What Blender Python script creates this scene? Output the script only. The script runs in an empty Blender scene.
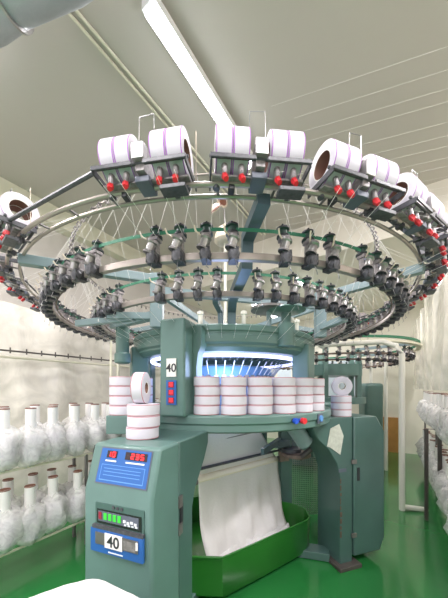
import bpy, math, random
from mathutils import Vector, Matrix, noise
random.seed(7)
PI = math.pi
CAM = 1.35
TH = math.radians(33.1)
CX, CY = 0.0, 2.3            # machine axis
col = bpy.context.scene.collection

# ---------------------------------------------------------------- helpers
def P(x, y, h): return Vector((x, y, CAM + h))
def W(v, u, h): return Vector((v*math.cos(TH)+u*math.sin(TH), -v*math.sin(TH)+u*math.cos(TH), CAM+h))
def C(a, r, h):              # point on the machine: angle (deg, 0 = towards camera, + = right)
    a = math.radians(a); return Vector((CX+r*math.sin(a), CY-r*math.cos(a), CAM+h))
def C1(a, r, h):             # same, about the top creel ring's own axis
    a = math.radians(a); return Vector((CX-.02+r*math.sin(a), CY+.06-r*math.cos(a), CAM+h))
def lin(c): return tuple(((x/255)/12.92 if x/255 <= .04045 else ((x/255+.055)/1.055)**2.4) for x in c)

MAT = {}
def mat(name, rgb, rough=.5, metal=0, emis=0, trans=0, alpha=1, noise_amt=0, noise_scale=8, bump=0, coat=0, ecol=None, stretch=None, rgb2=None, sss=0):
    m = bpy.data.materials.new(name); m.use_nodes = True
    nt = m.node_tree; b = nt.nodes['Principled BSDF']
    c = lin(rgb)+(1,)
    b.inputs['Base Color'].default_value = c
    b.inputs['Roughness'].default_value = rough
    b.inputs['Metallic'].default_value = metal
    if trans: b.inputs['Transmission Weight'].default_value = trans
    if alpha < 1: b.inputs['Alpha'].default_value = alpha
    if coat: b.inputs['Coat Weight'].default_value = coat; b.inputs['Coat Roughness'].default_value = .1
    if emis:
        b.inputs['Emission Color'].default_value = lin(ecol or rgb)+(1,)
        b.inputs['Emission Strength'].default_value = emis
    if noise_amt or bump:
        tc = nt.nodes.new('ShaderNodeTexCoord'); src = tc.outputs['Object']
        if stretch:
            mp = nt.nodes.new('ShaderNodeMapping'); mp.inputs['Scale'].default_value = stretch
            nt.links.new(src, mp.inputs[0]); src = mp.outputs[0]
        n = nt.nodes.new('ShaderNodeTexNoise'); n.inputs['Scale'].default_value = noise_scale; n.inputs['Detail'].default_value = 5
        nt.links.new(src, n.inputs['Vector'])
        if noise_amt:
            r = nt.nodes.new('ShaderNodeValToRGB')
            r.color_ramp.elements[0].position = .3; r.color_ramp.elements[1].position = .7
            d = lin(rgb2)+(1,) if rgb2 else tuple(x*(1-noise_amt) for x in c[:3])+(1,)
            r.color_ramp.elements[0].color = d; r.color_ramp.elements[1].color = c
            nt.links.new(n.outputs['Fac'], r.inputs[0]); nt.links.new(r.outputs[0], b.inputs['Base Color'])
        if bump:
            bp = nt.nodes.new('ShaderNodeBump'); bp.inputs['Strength'].default_value = bump; bp.inputs['Distance'].default_value = .02
            nt.links.new(n.outputs['Fac'], bp.inputs['Height']); nt.links.new(bp.outputs[0], b.inputs['Normal'])
    MAT[name] = m
    return m

mat('teal', (94, 126, 119), .38, noise_amt=.14, noise_scale=5, coat=.2)
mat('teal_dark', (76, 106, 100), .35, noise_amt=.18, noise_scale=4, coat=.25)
mat('teal_pale', (136, 156, 160), .4, noise_amt=.1)
mat('teal_grey', (92, 112, 120), .35, metal=.3, noise_amt=.12)
mat('chipped', (110, 92, 80), .8, noise_amt=.4, noise_scale=60)
mat('steel', (176, 174, 172), .3, metal=.8, noise_amt=.2, noise_scale=20)
mat('dull_steel', (136, 132, 130), .42, metal=.6, noise_amt=.3, noise_scale=14)
mat('ring_steel', (176, 166, 158), .35, metal=.6, noise_amt=.2)
mat('casting', (158, 152, 152), .45, metal=.35, noise_amt=.5, noise_scale=70)
mat('black', (44, 46, 50), .4)
mat('charcoal', (84, 84, 90), .4, noise_amt=.5, noise_scale=70)
mat('black_gloss', (30, 32, 34), .18)
mat('slate', (92, 98, 112), .45)
mat('red', (214, 44, 52), .45)
mat('dark_red', (150, 40, 60), .4)
mat('belt', (46, 118, 88), .5)
mat('pulley', (44, 70, 62), .4)
mat('yarn', (214, 210, 219), .75, noise_amt=.04, noise_scale=90, stretch=(1, 1, 20))
mat('lilac', (168, 100, 190), .7)
mat('pink_edge', (190, 120, 128), .7)
mat('cardboard_core', (140, 105, 92), .8)
mat('core_dark', (120, 84, 80), .8)
mat('paper', (240, 238, 234), .7)
mat('brown_rim', (128, 84, 66), .8)
mat('blue', (40, 96, 168), .4, noise_amt=.06)
mat('blue_pale', (96, 150, 214), .4)
mat('blue_knob', (30, 80, 190), .35)
mat('print_white', (222, 226, 232), .6)
mat('led_red', (255, 40, 50), .4, emis=1.2)
mat('led_green', (60, 190, 60), .4, emis=.4)
mat('display_black', (40, 24, 26), .2)
mat('tub_green', (40, 112, 38), .3, noise_amt=.2, noise_scale=3, coat=.4)
mat('tub_inside', (44, 120, 40), .4, noise_amt=.15)
mat('knit', (220, 217, 214), .85, noise_amt=.03, noise_scale=60, bump=.12)
mat('cream_cloth', (236, 228, 208), .85)
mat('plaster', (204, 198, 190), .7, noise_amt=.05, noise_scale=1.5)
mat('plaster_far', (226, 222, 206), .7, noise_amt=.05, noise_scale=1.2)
mat('ceiling_paint', (200, 194, 184), .75, noise_amt=.06, noise_scale=.8)
mat('ceiling_cream', (228, 222, 208), .7, noise_amt=.03)
mat('cream_trim', (226, 222, 200), .6)
mat('white_pipe', (226, 224, 212), .4)
mat('head_blue', (112, 160, 206), .35)
mat('rust', (140, 120, 108), .6, noise_amt=.5, noise_scale=20)
mat('post_dark', (84, 78, 74), .5, noise_amt=.3)
mat('tube_light', (255, 255, 255), .5, emis=15, ecol=(245, 246, 255))
mat('tube_small', (255, 255, 255), .5, emis=14, ecol=(250, 250, 255))
mat('led_ring', (215, 220, 255), .5, emis=3, ecol=(195, 200, 255))
mat('led_blue', (120, 150, 255), .5, emis=2.4, ecol=(110, 150, 255))
mat('lamp_body', (240, 240, 240), .4)
mat('foil', (176, 182, 188), .34, metal=.4, bump=.5, noise_scale=7, noise_amt=.2, stretch=(1, 1, 1))
mat('wood_panel', (190, 138, 74), .5, noise_amt=.2, noise_scale=6)
mat('ceramic', (214, 200, 180), .3)
mat('thread', (232, 230, 224), .6)
mat('window_glow', (206, 218, 226), .3, noise_amt=.1)
mat('paper_tag', (206, 208, 196), .8, noise_amt=.25, noise_scale=40)

def film(name, rgb, fac, rough, bump_s, bump_scale):
    """thin clear plastic: part see-through, part milky and glossy"""
    m = bpy.data.materials.new(name); m.use_nodes = True; nt = m.node_tree; nt.nodes.clear()
    out = nt.nodes.new('ShaderNodeOutputMaterial'); mix = nt.nodes.new('ShaderNodeMixShader')
    tr = nt.nodes.new('ShaderNodeBsdfTransparent'); b = nt.nodes.new('ShaderNodeBsdfPrincipled')
    b.inputs['Base Color'].default_value = lin(rgb)+(1,); b.inputs['Roughness'].default_value = rough
    tc = nt.nodes.new('ShaderNodeTexCoord'); n = nt.nodes.new('ShaderNodeTexNoise')
    n.inputs['Scale'].default_value = bump_scale; n.inputs['Detail'].default_value = 4; n.inputs['Distortion'].default_value = 1.2
    bp = nt.nodes.new('ShaderNodeBump'); bp.inputs['Strength'].default_value = bump_s; bp.inputs['Distance'].default_value = .03
    r = nt.nodes.new('ShaderNodeMapRange'); r.inputs['From Min'].default_value = .3; r.inputs['From Max'].default_value = .7
    r.inputs['To Min'].default_value = max(0, fac-.16); r.inputs['To Max'].default_value = min(1, fac+.16)
    L = nt.links.new
    L(tc.outputs['Object'], n.inputs['Vector']); L(n.outputs['Fac'], bp.inputs['Height']); L(bp.outputs[0], b.inputs['Normal'])
    L(n.outputs['Fac'], r.inputs['Value']); L(r.outputs[0], mix.inputs[0])
    L(tr.outputs[0], mix.inputs[1]); L(b.outputs[0], mix.inputs[2]); L(mix.outputs[0], out.inputs[0])
    MAT[name] = m
film('bag_film', (248, 247, 243), .45, .3, .4, 16)
film('curtain_film', (244, 239, 226), .68, .2, .35, 3.5)

def floor_mat():
    m = bpy.data.materials.new('green_floor'); m.use_nodes = True; nt = m.node_tree; b = nt.nodes['Principled BSDF']; L = nt.links.new
    tc = nt.nodes.new('ShaderNodeTexCoord'); n = nt.nodes.new('ShaderNodeTexNoise'); n.inputs['Scale'].default_value = 1.3; n.inputs['Detail'].default_value = 6
    r = nt.nodes.new('ShaderNodeValToRGB'); r.color_ramp.elements[0].color = lin((32, 106, 50))+(1,); r.color_ramp.elements[1].color = lin((50, 134, 68))+(1,)
    L(tc.outputs['Object'], n.inputs['Vector']); L(n.outputs['Fac'], r.inputs[0]); L(r.outputs[0], b.inputs['Base Color'])
    n2 = nt.nodes.new('ShaderNodeTexNoise'); n2.inputs['Scale'].default_value = 5; n2.inputs['Detail'].default_value = 3
    mr = nt.nodes.new('ShaderNodeMapRange'); mr.inputs['To Min'].default_value = .07; mr.inputs['To Max'].default_value = .24
    L(tc.outputs['Object'], n2.inputs['Vector']); L(n2.outputs['Fac'], mr.inputs['Value']); L(mr.outputs[0], b.inputs['Roughness'])
    bp = nt.nodes.new('ShaderNodeBump'); bp.inputs['Strength'].default_value = .05; L(n2.outputs['Fac'], bp.inputs['Height']); L(bp.outputs[0], b.inputs['Normal'])
    b.inputs['Coat Weight'].default_value = .5; b.inputs['Coat Roughness'].default_value = .12
    MAT['green_floor'] = m
floor_mat()

def ob(name, data, parent=None):
    o = bpy.data.objects.new(name, data); col.objects.link(o)
    if parent: o.parent = parent
    return o
def tag(o, label=None, cat=None, group=None, kind=None):
    if label: o['label'] = label
    if cat: o['category'] = cat
    if group: o['group'] = group
    if kind: o['kind'] = kind
    return o
def empty(name, loc, label, cat, group=None, rz=0):
    o = ob(name, None); o.location = loc; o.rotation_euler = (0, 0, rz); o.empty_display_size = .05
    return tag(o, label, cat, group)

class MB:
    def __init__(s): s.v = []; s.f = []; s.m = []; s.names = []
    def mi(s, m):
        if m not in s.names: s.names.append(m)
        return s.names.index(m)
    def add(s, vs, fs, m):
        o = len(s.v); s.v += [tuple(v) for v in vs]; k = s.mi(m)
        for f in fs: s.f.append([i+o for i in f]); s.m.append(k)
        return s
    def box(s, c, size, m, M=None):
        x, y, z = (q/2 for q in size); c = Vector(c)
        vs = [Vector((i*x, j*y, k*z)) for i in (-1, 1) for j in (-1, 1) for k in (-1, 1)]
        if M is not None: vs = [M @ v for v in vs]
        vs = [v+c for v in vs]
        return s.add(vs, [(0,1,3,2), (4,6,7,5), (0,4,5,1), (2,3,7,6), (0,2,6,4), (1,5,7,3)], m)
    def tube(s, pts, r, m, seg=8, closed=False, caps=True, sx=1, sy=1):
        pts = [Vector(p) for p in pts]; n = len(pts); rings = []; prev = None
        for i, p in enumerate(pts):
            if closed: t = pts[(i+1) % n]-pts[i-1]
            else: t = pts[min(i+1, n-1)]-pts[max(i-1, 0)]
            t.normalize()
            up = Vector((0, 0, 1)) if abs(t.z) < .95 else Vector((0, 1, 0))
            a = t.cross(up).normalized(); b = a.cross(t).normalized()
            rr = r[i] if isinstance(r, (list, tuple)) else r
            rings.append([p+a*rr*sx*math.cos(2*PI*k/seg+PI/seg)+b*rr*sy*math.sin(2*PI*k/seg+PI/seg) for k in range(seg)])
        vs = [v for q in rings for v in q]; fs = []
        for i in range(n if closed else n-1):
            j = (i+1) % n
            for k in range(seg):
                l = (k+1) % seg; fs.append((i*seg+k, i*seg+l, j*seg+l, j*seg+k))
        if caps and not closed: fs += [tuple(range(seg)), tuple(reversed(range((n-1)*seg, n*seg)))]
        return s.add(vs, fs, m)
    def lathe(s, prof, m, seg=24, M=None, mats=None, close=False, jit=0):
        M = M or Matrix(); vs = []
        for (r, z) in prof:
            for k in range(seg):
                a = 2*PI*k/seg; q = r*(1+jit*noise.noise(Vector((math.cos(a)*2, math.sin(a)*2, z*14+jit*50)))) if jit else r
                vs.append(M @ Vector((q*math.cos(a), q*math.sin(a), z)))
        n = len(prof); o = len(s.v); s.v += [tuple(v) for v in vs]
        for i in range(n if close else n-1):
            j = (i+1) % n; mm = s.mi(mats[i] if mats else m)
            for k in range(seg):
                l = (k+1) % seg; s.f.append([o+i*seg+k, o+i*seg+l, o+j*seg+l, o+j*seg+k]); s.m.append(mm)
        if not close:
            if prof[0][0] > 1e-6: s.f.append([o+k for k in reversed(range(seg))]); s.m.append(s.mi(mats[0] if mats else m))
            if prof[-1][0] > 1e-6: s.f.append([o+(n-1)*seg+k for k in range(seg)]); s.m.append(s.mi(mats[-1] if mats else m))
        return s
    def prism(s, poly, A, B, D, depth, m):
        """polygon in plane origin A; poly points (t, z) -> A + B*t + (0,0,z); extruded by D*depth"""
        A, B, D = Vector(A), Vector(B), Vector(D); Z = Vector((0, 0, 1)); n = len(poly)
        vs = [A+B*t+Z*z for t, z in poly]+[A+B*t+Z*z+D*depth for t, z in poly]
        fs = [tuple(range(n)), tuple(reversed(range(n, 2*n)))]+[(i, i+n, (i+1) % n+n, (i+1) % n) for i in range(n)]
        return s.add(vs, fs, m)
    def grid(s, pts, m):
        """pts: rows of points"""
        h, w = len(pts), len(pts[0])
        return s.add([p for r in pts for p in r], [(i*w+j, i*w+j+1, (i+1)*w+j+1, (i+1)*w+j) for i in range(h-1) for j in range(w-1)], m)
    def build(s, name, parent=None, bevel=0, origin=None, smooth=True, ang=35, solid=0, fixn=True):
        me = bpy.data.meshes.new(name)
        o0 = Vector(origin) if origin is not None else Vector((0, 0, 0))
        if parent is not None and origin is None: o0 = parent.matrix_local_loc if hasattr(parent, 'matrix_local_loc') else Vector((0, 0, 0))
        me.from_pydata([tuple(Vector(v)-o0) for v in s.v], [], s.f); me.update()
        for n in s.names: me.materials.append(MAT[n])
        for p, k in zip(me.polygons, s.m): p.material_index = k; p.use_smooth = smooth
        if fixn:
            import bmesh
            bm = bmesh.new(); bm.from_mesh(me); bmesh.ops.recalc_face_normals(bm, faces=bm.faces); bm.to_mesh(me); bm.free()
        if smooth: me.set_sharp_from_angle(angle=math.radians(ang))
        o = ob(name, me, parent)
        if origin is not None: o.location = o0
        if bevel:
            b = o.modifiers.new('bevel', 'BEVEL'); b.width = bevel; b.segments = 2; b.limit_method = 'ANGLE'; b.angle_limit = math.radians(40)
        if solid:
            b = o.modifiers.new('solid', 'SOLIDIFY'); b.thickness = solid
        return o

def copy_tree(o, parent=None):
    c = o.copy(); col.objects.link(c)
    if parent: c.parent = parent
    for ch in list(o.children): copy_tree(ch, c)
    return c
def root_at(name, label, cat, group=None):      # Empty at world origin used by parts modelled in world space
    return empty(name, (0, 0, 0), label, cat, group)
def circle(r, h, n=128, f=None): return [(f or C)(360*i/n, r, h) for i in range(n)]
def struct(mb, name, **k): return tag(mb.build(name, **k), kind='structure')

# ---------------------------------------------------------------- the room
U0, U1, V0, V1, HC = -2.6, 6.6, -3.5, 2.2, 2.15
def slab(name, pts, m):   # pts polygon world, thin downward/outward thickness given by duplicates
    mb = MB(); mb.add(pts, [tuple(range(4)), tuple(range(7, 3, -1)), (0, 1, 5, 4), (1, 2, 6, 5), (2, 3, 7, 6), (3, 0, 4, 7)], m)
    return struct(mb, name, smooth=False)
def roombox(v0, v1, u0, u1, h0, h1):
    return [W(v0, u0, h0), W(v1, u0, h0), W(v1, u1, h0), W(v0, u1, h0), W(v0, u0, h1), W(v1, u0, h1), W(v1, u1, h1), W(v0, u1, h1)]
slab('floor', roombox(V0-.1, V1+.1, U0, U1+.1, -CAM-.1, -CAM), 'green_floor')
slab('ceiling', roombox(V0-.1, V1+.1, U0, U1+.1, HC, HC+.1), 'ceiling_paint')
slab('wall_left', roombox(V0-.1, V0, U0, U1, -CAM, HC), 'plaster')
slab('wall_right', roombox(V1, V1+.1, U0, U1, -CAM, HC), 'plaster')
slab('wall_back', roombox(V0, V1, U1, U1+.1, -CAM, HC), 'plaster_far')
slab('trim_1', roombox(V0, V0+.14, U0, 3.5, HC-.22, HC), 'cream_trim')
slab('trim_2', roombox(V0, V1, 3.5, U1, HC-.45, HC), 'ceiling_cream')
slab('baseboard_back', roombox(-.8, .06, U1-.05, U1, -CAM, -.62), 'wood_panel')
mb = MB()
for u in (-.2, .9): pass
for v0 in (-2.6, -1.5):
    mb.add(roombox(v0, v0+.8, U1-.03, U1, -.3, .7), [(0,1,2,3),(7,6,5,4),(0,1,5,4),(1,2,6,5),(2,3,7,6),(3,0,4,7)], 'window_glow')
    mb.add(roombox(v0+.38, v0+.42, U1-.05, U1, -.3, .7), [(0,1,2,3),(7,6,5,4),(0,1,5,4),(1,2,6,5),(2,3,7,6),(3,0,4,7)], 'white_pipe')
struct(mb, 'window_1', smooth=False)

# ceiling conduits
for i, dx in enumerate((0, .055)):
    z0 = 262*2.1/373; x0 = (65-224)/262*z0+dx
    a = Vector((x0, z0, CAM+HC-.015)); d = Vector((math.sin(TH), math.cos(TH), 0))
    o = MB().tube([a-d*1.2, a+d*2.6], .009, 'cream_trim', 8).build('ceiling_conduit', origin=a)
    tag(o, ['thin cream pipe running along the ceiling, left one of the pair', 'thin cream pipe running along the ceiling, right one of the pair'][i], 'pipe', 'ceiling pipes')

# fluorescent lamps
def fluorescent(start, length, label, tubes=2, power=60, m='tube_light', gap=.035):
    a = Vector(start); d = Vector((math.sin(TH), math.cos(TH), 0)); n = Vector((math.cos(TH), -math.sin(TH), 0)); mid = a+d*length/2
    R = Matrix((n, d, Vector((0, 0, 1)))).transposed()
    t = empty('fluorescent_lamp', mid, label, 'ceiling lamp', 'fluorescent ceiling lamps')
    b = MB().box((0, 0, .035), (.09 if tubes == 2 else .05, length+.04, .05), 'lamp_body', R)
    b.v = b.v; b.build('lamp_housing', t)
    for k in range(tubes):
        off = n*((k-(tubes-1)/2)*2*gap)
        MB().tube([off-d*length/2, off+d*length/2], .013, m, 10).build('light_tube', t)
    L = bpy.data.lights.new('fluorescent_light', 'AREA'); L.shape = 'RECTANGLE'; L.size = .12; L.size_y = length; L.energy = power; L.color = (1, .955, .985)
    lo = ob('fluorescent_light', L, t); lo.location = (0, 0, -.03); lo.rotation_euler = (0, 0, -TH)
    return t
fluorescent(P(-.40, 1.42, 2.05), 1.2, 'bright twin tube fluorescent lamp over the front of the knitting machine', power=34, gap=.028)
fluorescent(W(.58, 4.35, 1.62), .9, 'small bright lamp seen past the right edge of the outer ring', 1, 34, 'tube_small')
fluorescent(W(-1.25, 3.9, 1.66), .7, 'small bright lamp behind the machine under the cream ceiling', 1, 28, 'tube_small')
for i, (v, u) in enumerate(((-2.2, -.8), (.9, -.6), (-.6, -1.6), (1.5, 1.6), (-2.9, -1.9), (-2.3, 4.6))):  # extra unseen lamps, added to brighten the hall and the right rack
    fluorescent(W(v, u, 2.05 if u < 3 else 1.62), 1.2, 'added fluorescent lamp out of the picture, over %s' % ['the aisle behind the viewer on the left', 'the aisle behind the viewer on the right', 'the spot just behind the viewer', 'the right rack', 'the near end of the left wall', 'the far left corner'][i], power=110 if i == 3 else 50)

# silver duct
a = P(-1.135, 1.25, 1.80); b = P(-.60, 1.095, 1.80)
pts = [a+(b-a)*t for t in [i/14*4-2 for i in range(15)]]
mb = MB(); rr = [.10+.006*math.sin(i*2.1) for i in range(15)]
mb.tube(pts, rr, 'foil', 20)
t = tag(mb.build('ventilation_duct'), 'silver foil wrapped duct crossing the ceiling at the upper left', 'duct')
for k in (3, 8, 12): MB().tube([pts[k]-(b-a)*.01, pts[k]+(b-a)*.01], .109, 'steel', 20).build('clamp_band', t)

# ---------------------------------------------------------------- knitting machine
M0 = root_at('knitting_machine', 'big teal circular knitting machine with round yarn rings and a console numbered 40', 'knitting machine')

# table band
mb = MB(); M = Matrix.Translation(P(CX, CY, 0))
mb.lathe([(.50, -.15), (.86, -.15), (.872, -.16), (.872, -.20), (.862, -.205), (.862, -.245), (.84, -.255), (.50, -.255)], 'teal', 96, M, close=True)
mb.box(P(-.54, 1.60, -.2), (.20, .36, .1), 'teal')
mb.build('table', M0, bevel=.003)
# emergency buttons and small plate on the table band
mb = MB()
def knob(a, h, r, m, base='black', out=.03):
    p = C(a, .872, h); q = C(a, .872+out, h); mb.tube([p, p+(q-p)*.5], r*.75, base, 14); mb.tube([p+(q-p)*.45, q], r, m, 16)
knob(27.5, -.19, .017, 'blue_knob'); mb.build('blue_button', M0)
mb = MB(); knob(31, -.192, .018, 'red', 'blue_knob', .04); tag(mb.build('stop_button', M0), 'red stop button')
mb = MB(); p = C(45, .874, -.195); Rz = Matrix.Rotation(math.radians(46), 3, 'Z')
mb.box(p, (.07, .006, .06), 'slate', Rz).tube([C(45, .872, -.195), C(45, .885, -.195)], .02, 'blue_pale', 16); mb.build('gauge_plate', M0)

# dome ring
mb = MB()
mb.lathe([(.60, .385), (.74, .385), (.752, .375), (.752, .345), (.742, .34), (.742, .325), (.752, .32), (.752, .275), (.735, .262), (.735, .25), (.70, .225), (.60, .225)], 'teal', 96, M, close=True)
mb.lathe([(.30, .38), (.60, .38), (.60, .30), (.30, .30)], 'teal_dark', 64, M, close=True)
mb.build('dome_ring', M0, bevel=.002)
# knitting head inside
mb = MB()
mb.lathe([(.34, -.16), (.34, .02), (.40, .03), (.42, .10), (.40, .16), (.30, .18)], 'head_blue', 64, M)
for k in range(48):
    a = 360*k/48; mb.box(C(a, .425, .06), (.03, .02, .07), 'steel', Matrix.Rotation(math.radians(a), 3, 'Z'))
    mb.tube([C(a, .43, .1), C(a+1, .50, .19)], .004, 'print_white', 5)
mb.build('knitting_head', M0)
mb = MB(); mb.tube(circle(.61, .215, 96), .014, 'led_ring', 8, closed=True); tag(mb.build('lamp_ring', M0), 'glowing pale blue lamp ring')
mb = MB()
for a in range(-60, 75, 24): mb.box(C(a, .47, .02), (.07, .02, .1), 'led_blue', Matrix.Rotation(math.radians(a), 3, 'Z'))
mb.build('blue_lamp', M0)
L = bpy.data.lights.new('head_light', 'POINT'); L.energy = 8; L.color = (.5, .62, 1); L.shadow_soft_size = .15
lo = ob('head_light', L, M0); lo.location = P(0, 1.72, .12)

# columns between table and dome
def column(a, r, w, d, name, h1=.385, h0=-.16, m='teal'):
    mb = MB(); R = Matrix.Rotation(math.radians(a), 3, 'Z')
    mb.box(C(a, r, (h0+h1)/2), (w, d, h1-h0), m, R); return mb
c0 = column(-18.5, .82, .155, .17, 'c', .385).build('front_column', M0, bevel=.012)
mb = MB()
R = Matrix.Rotation(math.radians(-18.5), 3, 'Z')
# curved web beside the column
tng = R @ Vector((1, 0, 0)); rad = R @ Vector((0, 1, 0)); o = C(-18.5, .80, 0)+tng*.07
mb.prism([(0, -.15), (.045, -.15), (.03, -.05), (.03, .12), (.04, .2), (.06, .25), (.06, .36), (0, .36)], o, tng, rad, .08, 'teal')
o = C(-18.5, .80, 0)-tng*.07
mb.prism([(0, .36), (-.06, .36), (-.06, .27), (-.02, .2), (0, .1)], o, tng, rad, .08, 'teal')
mb.build('column_web', M0)
for a in (51, 100, 180, 260, -62):
    column(a, .72, .10 if a != 51 else .12, .12, 'c', .30).build('dome_column', M0, bevel=.01)
# number card and led strip on the front column
fr = C(-18.5, .9085, 0)
def on_plate(mb, tx, h, w, hh, m, out=.002, th=.003, base=fr, T=tng, D=rad):
    R3 = Matrix((T, D, Vector((0, 0, 1)))).transposed()
    mb.box(base+T*tx+Vector((0, 0, h))-D*out, (w, th, hh), m, R3)
pl = MB(); on_plate(pl, 0, .112, .060, .10, 'paper', .002); nc = pl.build('number_card', c0)
def text(body, size, m, loc, T, D, name, parent, U=Vector((0, 0, 1))):
    cu = bpy.data.curves.new(name, 'FONT'); cu.body = body; cu.size = size; cu.align_x = 'CENTER'; cu.align_y = 'CENTER'; cu.extrude = .0006; cu.offset = size*.012
    tmp = bpy.data.objects.new('t', cu); dg = bpy.context.evaluated_depsgraph_get(); col.objects.link(tmp); bpy.context.view_layer.update()
    me = bpy.data.meshes.new_from_object(tmp.evaluated_get(bpy.context.evaluated_depsgraph_get())); bpy.data.objects.remove(tmp)
    me.materials.clear(); me.materials.append(MAT[m]); me.name = name
    Mx = Matrix((T, U, T.cross(U))).transposed().to_4x4(); Mx.translation = loc
    me.transform(Mx); return ob(name, me, parent)
text('40', .064, 'black', fr+Vector((0, 0, .108))-rad*.005, tng, rad, 'number_print', nc)
pl = MB(); on_plate(pl, 0, -.025, .062, .135, 'blue', .002)
for h in (.018, -.025, -.068):
    on_plate(pl, 0, h, .034, .032, 'dark_red', .005); on_plate(pl, .002, h+.002, .018, .02, 'led_red', .007)
pl.build('indicator_strip', c0)

# things on top of the dome
mb = MB()
mb.lathe([(.055, .26), (.055, .40), (.03, .405), (.03, .47), (.10, .475), (.12, .485), (.11, .495), (.02, .50)], 'teal', 32, Matrix.Translation(Vector((C(31, .76, 0).x, C(31, .76, 0).y, CAM))))
mb.build('drive_housing', M0)
mb = MB(); p = C(24, .70, 0)
mb.lathe([(.10, .485), (.115, .49), (.115, .505), (.02, .51)], 'dull_steel', 32, Matrix.Translation(Vector((p.x, p.y, CAM))))
mb.tube([P(p.x, p.y, .38), P(p.x, p.y, .49)], .016, 'teal_pale', 10); mb.build('top_disc', M0)
for a in (40, 46, 10, -12):
    q = C(a, .70, 0); MB().lathe([(.014, .38), (.014, .45), (.02, .452), (.02, .47), (.006, .475)], 'white_pipe', 12, Matrix.Translation(Vector((q.x, q.y, CAM)))).build('oil_cup', M0)

# tower posts and radial arms
def beam(mb, a, b, w, h, m):
    a, b = Vector(a), Vector(b); d = (b-a); L = d.length; d.normalize()
    up = Vector((0, 0, 1)) if abs(d.z) < .9 else Vector((0, 1, 0))
    s = d.cross(up).normalized(); u = s.cross(d).normalized()
    mb.box((a+b)/2, (w, L, h), m, Matrix((s, d, u)).transposed())
for i, (a, aout) in enumerate(((-31, -45), (62, 50), (128, 122), (180, 180), (-128, -122))):
    mb = MB(); p = C(a, .80, 0)
    beam(mb, P(p.x, p.y, .37), P(p.x, p.y, .70), .075, .06, 'teal_pale')
    mb.build('tower_post', M0, bevel=.004)
    mb = MB(); beam(mb, P(p.x, p.y, .665), C1(aout, 1.45, .655), .045, .05, 'teal_pale')
    beam(mb, P(p.x, p.y, .44), C(aout, 1.0, .44), .045, .04, 'teal_pale')
    mb.tube([C(aout, .985, .44), C(aout, .985, .475)], .012, 'steel', 8)
    mb.tube([C(aout, 1.27, .50), C(aout, 1.27, .66)], .010, 'steel', 8)
    mb.build('ring_arm', M0, bevel=.003)
# front cranked arm
mb = MB()
pts = [P(.14, .92, .665), P(.10, 1.12, .64), P(.098, 1.13, .53), P(.048, 1.46, .50), P(.046, 1.56, .46), P(.046, 1.58, .375)]
mb.tube(pts, .034, 'teal_grey', 4, sx=1.0, sy=.9); mb.build('cranked_arm', M0)
mb = MB()
pts = [P(-.02, 1.6, .38), P(-.02, 1.58, .46), P(-.05, 1.50, .50), P(-.045, 1.35, .48)]
mb.tube(pts, .022, 'teal_grey', 4); mb.build('cranked_arm', M0)
# left bracket with hanging cylinder
mb = MB(); beam(mb, C(-31, .8, .45), P(-.80, 1.88, .45), .05, .05, 'teal_pale')
q = P(-.72, 1.86, 0); mb.lathe([(.045, .43), (.045, .25), (.055, .24), (.055, .18), (.03, .17)], 'teal', 24, Matrix.Translation(Vector((q.x, q.y, CAM))))
beam(mb, P(-.55, 1.6, .43), P(-.98, 1.75, .43), .04, .04, 'teal_pale'); mb.build('side_bracket', M0, bevel=.003)
# beams forming the tower top
mb = MB()
for a, b in ((-31, 62), (62, 180), (180, -31), (128, -128)): beam(mb, C(a, .8, .60), C(b, .8, .60), .03, .045, 'teal_pale')
mb.build('tower_crossbar', M0)

# central mast with cap
mb = MB(); MM = Matrix.Translation(P(.01, 2.0, 0))
mb.tube([P(.01, 2.0, .38), P(.01, 2.0, 1.10)], .012, 'white_pipe', 10)
mb.lathe([(.0, 1.24), (.03, 1.235), (.06, 1.21), (.078, 1.17), (.085, 1.12), (.075, 1.11), (.06, 1.10)], 'ceramic', 28, MM)
mb.tube([P(.01, 2.0, 1.22), P(.0, 1.98, 1.36)], .005, 'steel', 6)
mb.build('mast', M0)
for (x, y, h, tx, ty) in ((-.06, 1.98, 1.36, .5, -.6), (-.01, 1.98, 1.42, -.3, .6)):
    Mx = Matrix.Translation(P(x, y, h)) @ Matrix.Rotation(tx, 4, 'X') @ Matrix.Rotation(ty, 4, 'Y')
    MB().lathe([(.006, .03), (.02, .026), (.045, .0), (.05, -.01), (.038, -.005), (.01, .01)], 'ceramic', 20, Mx, mats=['ceramic', 'ceramic', 'cardboard_core', 'ceramic', 'brown_rim', 'brown_rim']).build('mast_cup', M0)

# rings
R1, H1, R2, H2, R3, H3 = 1.49, .676, 1.27, .515, .985, .470
mb = MB(); mb.tube(circle(R1, H1, 128, C1), .009, 'ring_steel', 8, closed=True); mb.tube(circle(R1-.055, H1, 128, C1), .008, 'ring_steel', 8, closed=True)
for k in range(48): mb.tube([C1(k*7.5, R1, H1), C1(k*7.5, R1-.055, H1)], .005, 'dull_steel', 5)
mb.build('creel_ring', M0)
def flatring(R, H, name, m='ring_steel'):
    mb = MB(); Mx = Matrix.Translation(P(CX, CY, H))
    mb.lathe([(R-.012, -.014), (R+.012, -.014), (R+.012, .014), (R-.012, .014)], m, 128, Mx, close=True)
    mb.tube(circle(R-.03, H+.006), .005, 'rust', 6, closed=True); return mb.build(name, M0, bevel=.002)
flatring(R2, H2, 'feeder_ring'); flatring(R3, H3, 'feeder_ring')
for R, H in ((R2, H2+.10), (R3, H3+.10)):
    mb = MB(); n = 160
    mb.lathe([(R+.014, -.007), (R+.0155, -.007), (R+.0155, .007), (R+.014, .007)], 'belt', 128, Matrix.Translation(P(CX, CY, H)), close=True)
    mb.build('drive_belt', M0)
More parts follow.
